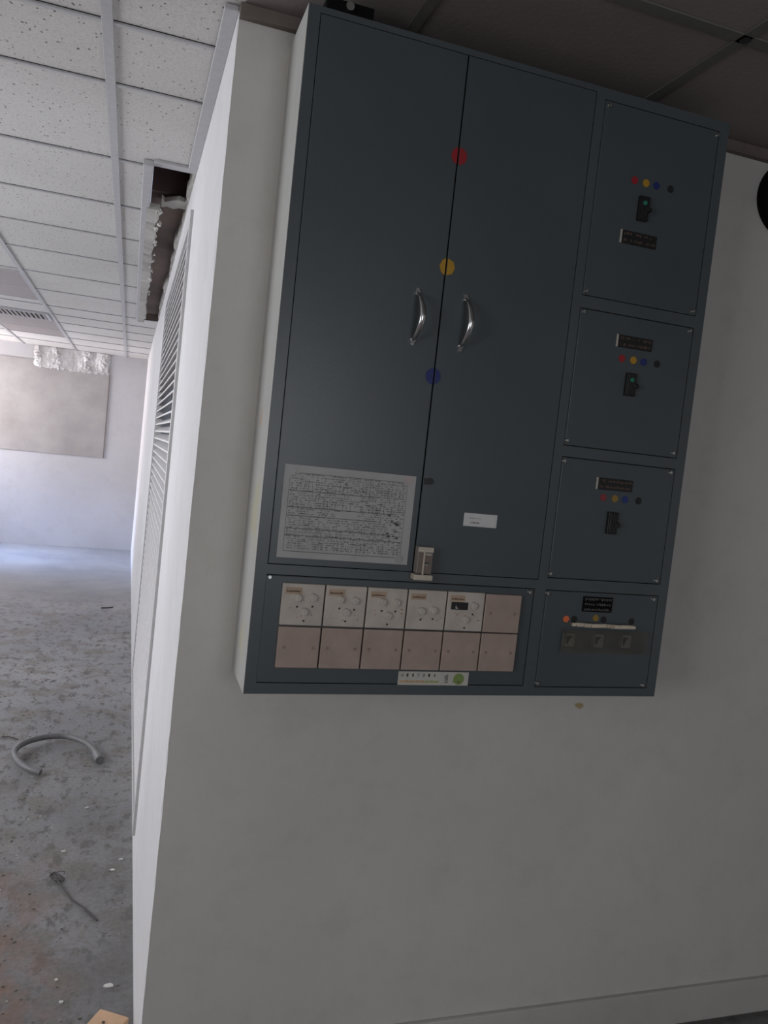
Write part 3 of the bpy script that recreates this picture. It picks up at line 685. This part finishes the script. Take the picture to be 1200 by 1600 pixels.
for rz in [fz0+0.006+i*0.0048 for i in range(33)]:
    x=fx0+0.003
    while x<fx1-0.003:
        wd=random.uniform(0.001,0.006)
        if random.random()<0.72 and not (0.42<x<0.47 and 1.42<rz<1.45): yz_mark(b,x,min(x+wd,fx1-0.002),rz,rz+random.uniform(.0014,.0030),0.0002)
        x+=wd+random.uniform(0.0008,0.003)
obj('printed_text',b,M['print2'],pp)
M['seal']=flat('clear_round_tape',(0.33,0.33,0.33),0.35); M['seal2']=flat('pinkish_round_tape',(0.42,0.36,0.36),0.35)
for (x,z,m) in ((X0+0.0135,Z1-0.013,M['seal']),(X1-0.0165,Z1-0.011,M['seal2']),(X1-0.020,Z0+0.012,M['seal'])):
    b=new(); disc(b,x,z,PY-0.0030,PY-0.0024,0.0105,28); obj('round_tape',b,m,pp,loc=(x,PY,z))
# small white label on right door
lb=thing('white_label','small white printed label on the right cabinet door','label',(0.755,PY-0.001,1.430))
b=new(); box(b,0.7150,0.7960,PY-0.0018,PY-0.0011,1.4312,1.4603); obj('sheet',b,M['label'],lb)
b=new()
for (z,xa,xb,h) in ((1.4490,0.7285,0.7560,0.0013),(1.4385,0.7320,0.7520,0.0024)):
    x=xa
    while x<xb: wd=random.uniform(.0012,.003); box(b,x,x+wd,PY-0.0021,PY-0.0017,z,z+h*random.uniform(.6,1.1)); x+=wd+0.0009
obj('print',b,M['ink'],lb)
# long sticker below the switch plates
st=thing('long_sticker','long white sticker with orange print and green round logo below the switch plates','sticker',(0.686,PY-0.001,1.068))
b=new(); box(b,0.6015,0.7705,PY-0.0020,PY-0.0012,1.0690,1.0995); obj('sheet',b,M['sticker'],st)
b=new()
for k in range(7):
    cx_=0.6100+k*0.0128
    for q in range(5):
        if random.random()<0.5: box(b,cx_-.003,cx_+.003,PY-0.0023,PY-0.0019,1.0885+q*0.0016,1.0891+q*0.0016)
        else: box(b,cx_+random.uniform(-.003,.002),0,PY-0.0023,PY-0.0019,0,0) if False else box(b,cx_-0.0004+random.uniform(-.002,.002),cx_+0.0004+.001,PY-0.0023,PY-0.0019,1.0880,1.0950)
obj('grey_print',b,M['print2'],st)
b=new(); x=0.6050
while x<0.6650: wd=random.uniform(.0015,.004); box(b,x,x+wd,PY-0.0023,PY-0.0019,1.0745,1.0745+random.uniform(.0035,.0060)); x+=wd+0.0007
obj('orange_print',b,M['orangetext'],st)
b=new(); x=0.6660
while x<0.6960: wd=random.uniform(.0015,.004); box(b,x,x+wd,PY-0.0023,PY-0.0019,1.0745,1.0745+random.uniform(.0035,.0060)); x+=wd+0.0007
obj('green_print',b,M['limetext'],st)
b=new()
for q in range(4): box(b,0.7110,0.7200+random.uniform(-.002,.001),PY-0.0023,PY-0.0019,1.0750+q*0.0050,1.0762+q*0.0050); box(b,0.7125+random.uniform(0,.006),0.7150+.005,PY-0.0023,PY-0.0019,1.0770+q*.005,1.0785+q*.005)
obj('stacked_print',b,M['ink'],st)
b=new(); disc(b,0.7465,1.0838,PY-0.0026,PY-0.0020,0.0130,32); obj('round_logo',b,M['lime'],st)
b=new(); box(b,0.7440,0.7500,PY-0.0029,PY-0.0025,1.0765,1.0785); box(b,0.7315,0.7345,PY-0.0024,PY-0.0019,1.0765,1.0785); obj('logo_mark',b,M['ink'],st)

# black round fixture at the right edge
bf=thing('round_wall_fixture','black round wall fixture under the ceiling right of the cabinet','wall fixture',(1.664,YB,2.375))
b=new(); cx_,cz_=1.662,2.372
prof=[(0.117,0),(0.117,0.022),(0.108,0.036),(0.085,0.046),(0.045,0.050),(0.0,0.051)]
rings=[]
for (r_,d) in prof[:-1]: rings.append([b.verts.new((cx_+r_*math.cos(2*PI*k/48),YB-0.001-d,cz_+r_*0.90*math.sin(2*PI*k/48))) for k in range(48)])
for A,B in zip(rings,rings[1:]):
    for k in range(48): b.faces.new((A[k],A[(k+1)%48],B[(k+1)%48],B[k]))
b.faces.new(rings[0][::-1]); b.faces.new(rings[-1])
obj('housing',b,M['blackmat'],bf,smooth=True)
b=new(); disc(b,cx_,cz_,YB-0.056,YB-0.050,0.030,28,0.024); obj('centre_cap',b,M['black'],bf)

# ------------------------------------------------------------------ things on the floor
pts2=[(-0.255,3.656),(-0.300,3.680),(-0.342,3.725),(-0.374,3.79),(-0.388,3.86),(-0.372,3.93),(-0.326,3.995),(-0.245,4.045),(-0.171,4.045),(-0.100,3.995),(-0.050,3.91),(-0.026,3.84)]
def smoothpath(P,n=5):
    out=[]
    for i in range(len(P)-1):
        p0,p1,p2,p3=[Vector(P[max(0,min(len(P)-1,j))]) for j in (i-1,i,i+1,i+2)]
        for k in range(n):
            t=k/n; out.append(0.5*((2*p1)+(-p0+p2)*t+(2*p0-5*p1+4*p2-p3)*t*t+(-p0+3*p1-3*p2+p3)*t*t*t))
    out.append(Vector(P[-1])); return out
sp_=smoothpath(pts2)
hs=thing('bent_conduit','grey curved length of flexible conduit lying on the dusty floor','conduit',(-0.2,3.85,0))
b=new(); P=[(p.x,p.y,0.017+0.02*math.sin(PI*i/len(sp_))) for i,p in enumerate(sp_)]
tube(b,P,[0.0135+0.0008*(i%2) for i in range(len(P))],14); obj('hose',b,M['hose'],hs,smooth=True)
b=new(); tube(b,[(-0.030,3.852,0.018),(-0.018,3.80,0.02),(-0.012,3.775,0.02)],[0.021,0.022,0.019],14); o=obj('end_fitting',b,M['hose'],hs,smooth=True)
# short off-cut of timber at the bottom edge
wb=thing('timber_offcut','pale brown timber off-cut lying on the floor beside the wall end','timber',(0.03,1.98,0))
b=new()
# rotated rectangular block, top at 0.045
def rotblock(b,cx,cy,wx,wy,z0,z1,ang,bev=0.003):
    s=len(b.verts); box(b,-wx/2,wx/2,-wy/2,wy/2,z0,z1,bev)
    vs=list(b.verts)[s:]; bmesh.ops.rotate(b,cent=(0,0,0),matrix=Matrix.Rotation(ang,3,'Z'),verts=vs); bmesh.ops.translate(b,vec=(cx,cy,0),verts=vs)
rotblock(b,0.040,1.965,0.085,0.16,0.0,0.052,math.radians(-32)); obj('block',b,M['wood'],wb)
b=new(); disc(b,0,0,0,0.0015,0.004); bmesh.ops.rotate(b,cent=(0,0,0),matrix=Matrix.Rotation(PI/2,3,'X'),verts=b.verts); bmesh.ops.translate(b,vec=(0.055,2.0,0.0535),verts=b.verts); obj('knot',b,M['twig'],wb)
def chip(x,y,s,label,mat='chip',sq=1.6):
    b=new(); n=9; a0=random.random()*6
    T=[b.verts.new((x+s*sq*math.cos(a0+2*PI*k/n)*random.uniform(.75,1.1),y+s*math.sin(a0+2*PI*k/n)*random.uniform(.75,1.1),0.004)) for k in range(n)]
    Bt=[b.verts.new((v.co.x*1.0,v.co.y*1.0,0.0)) for v in T]; b.faces.new(T); b.faces.new(Bt[::-1])
    for k in range(n): b.faces.new((T[k],Bt[k],Bt[(k+1)%n],T[(k+1)%n]))
    o=obj('plaster_chip',b,M[mat],loc=(x,y,0)); tag(o,label,'plaster chip','plaster chips on the floor')
chip(0.067,2.212,0.009,'round white plaster chip on the floor just beyond the timber off-cut')
chip(-0.055,2.165,0.004,'small pale plaster chip left of the round white one')
chip(-0.075,2.26,0.0035,'tiny pale plaster chip furthest left near the timber off-cut')
chip(0.064,2.83,0.0055,'white plaster chip close to the side wall, beyond the thin wire')
chip(-0.045,3.33,0.005,'small white plaster chip between the conduit and the side wall')
chip(-0.11,2.98,0.0055,'buff plaster chip behind the bunched end of the thin wire')
chip(0.092,2.90,0.005,'yellowish plaster chip touching the foot of the side wall')
b=new(); tube(b,[(-0.118,2.79,0.004),(-0.100,2.735,0.010),(-0.060,2.655,0.005),(-0.02,2.60,0.006),(0.015,2.550,0.003),(0.024,2.530,0.003)],0.0028,8); tube(b,[(-0.118+0.022*math.cos(a*1.3)+0.006*math.sin(a*3),2.80+0.030*math.sin(a*1.1+0.5),0.006+0.004*math.sin(a*2.3)) for a in [k*0.45 for k in range(34)]],0.0014,6)
o=obj('thin_wire',b,M['twig'],loc=(-0.03,2.65,0),smooth=True); tag(o,'thin dark crooked wire on the floor nearest the timber off-cut','wire')
b=new(); tube(b,[(-0.475,4.13,0.004),(-0.44,4.12,0.006),(-0.40,4.09,0.004)],0.0030,8); o=obj('short_stick',b,M['twig'],loc=(-0.44,4.11,0),smooth=True); tag(o,'short thin dark stick on the floor behind the conduit','stick')
b=new(); tube(b,[(-0.115,7.15,0.004),(-0.06,7.16,0.006),(-0.02,7.20,0.004)],0.005,8); o=obj('dark_splinter',b,M['twig'],loc=(-0.07,7.16,0),smooth=True); tag(o,'dark splinter lying on the shiny floor farthest from the camera','splinter')
# gritty rubble and plaster crumbs: nobody could count them
b=new()
for k in range(700):
    y=2.0+4.6*random.random()**1.3; x=random.uniform(-0.8,0.108); s_=random.uniform(0.0012,0.0042); white=random.random()<0.07 and y<3.8
    if random.random()<0.35: x=-0.25+random.gauss(0,0.05)*1.0+(y-2.6)*-0.06
    r=bmesh.ops.create_icosphere(b,subdivisions=1,radius=s_)
    fs={f for v in r['verts'] for f in v.link_faces}
    for f in fs: f.material_index=1 if white else 0
    for v in r['verts']:
        c=v.co; v.co=Vector((x+c.x*random.uniform(.8,1.8),y+c.y*random.uniform(.7,1.3),max(0,c.z*0.6+s_*0.35)))
o=obj('floor_grit',b,[M['crumb'],M['chip']]); tag(o,'fine brown and white grit scattered over the grey floor','rubble',kind='stuff')
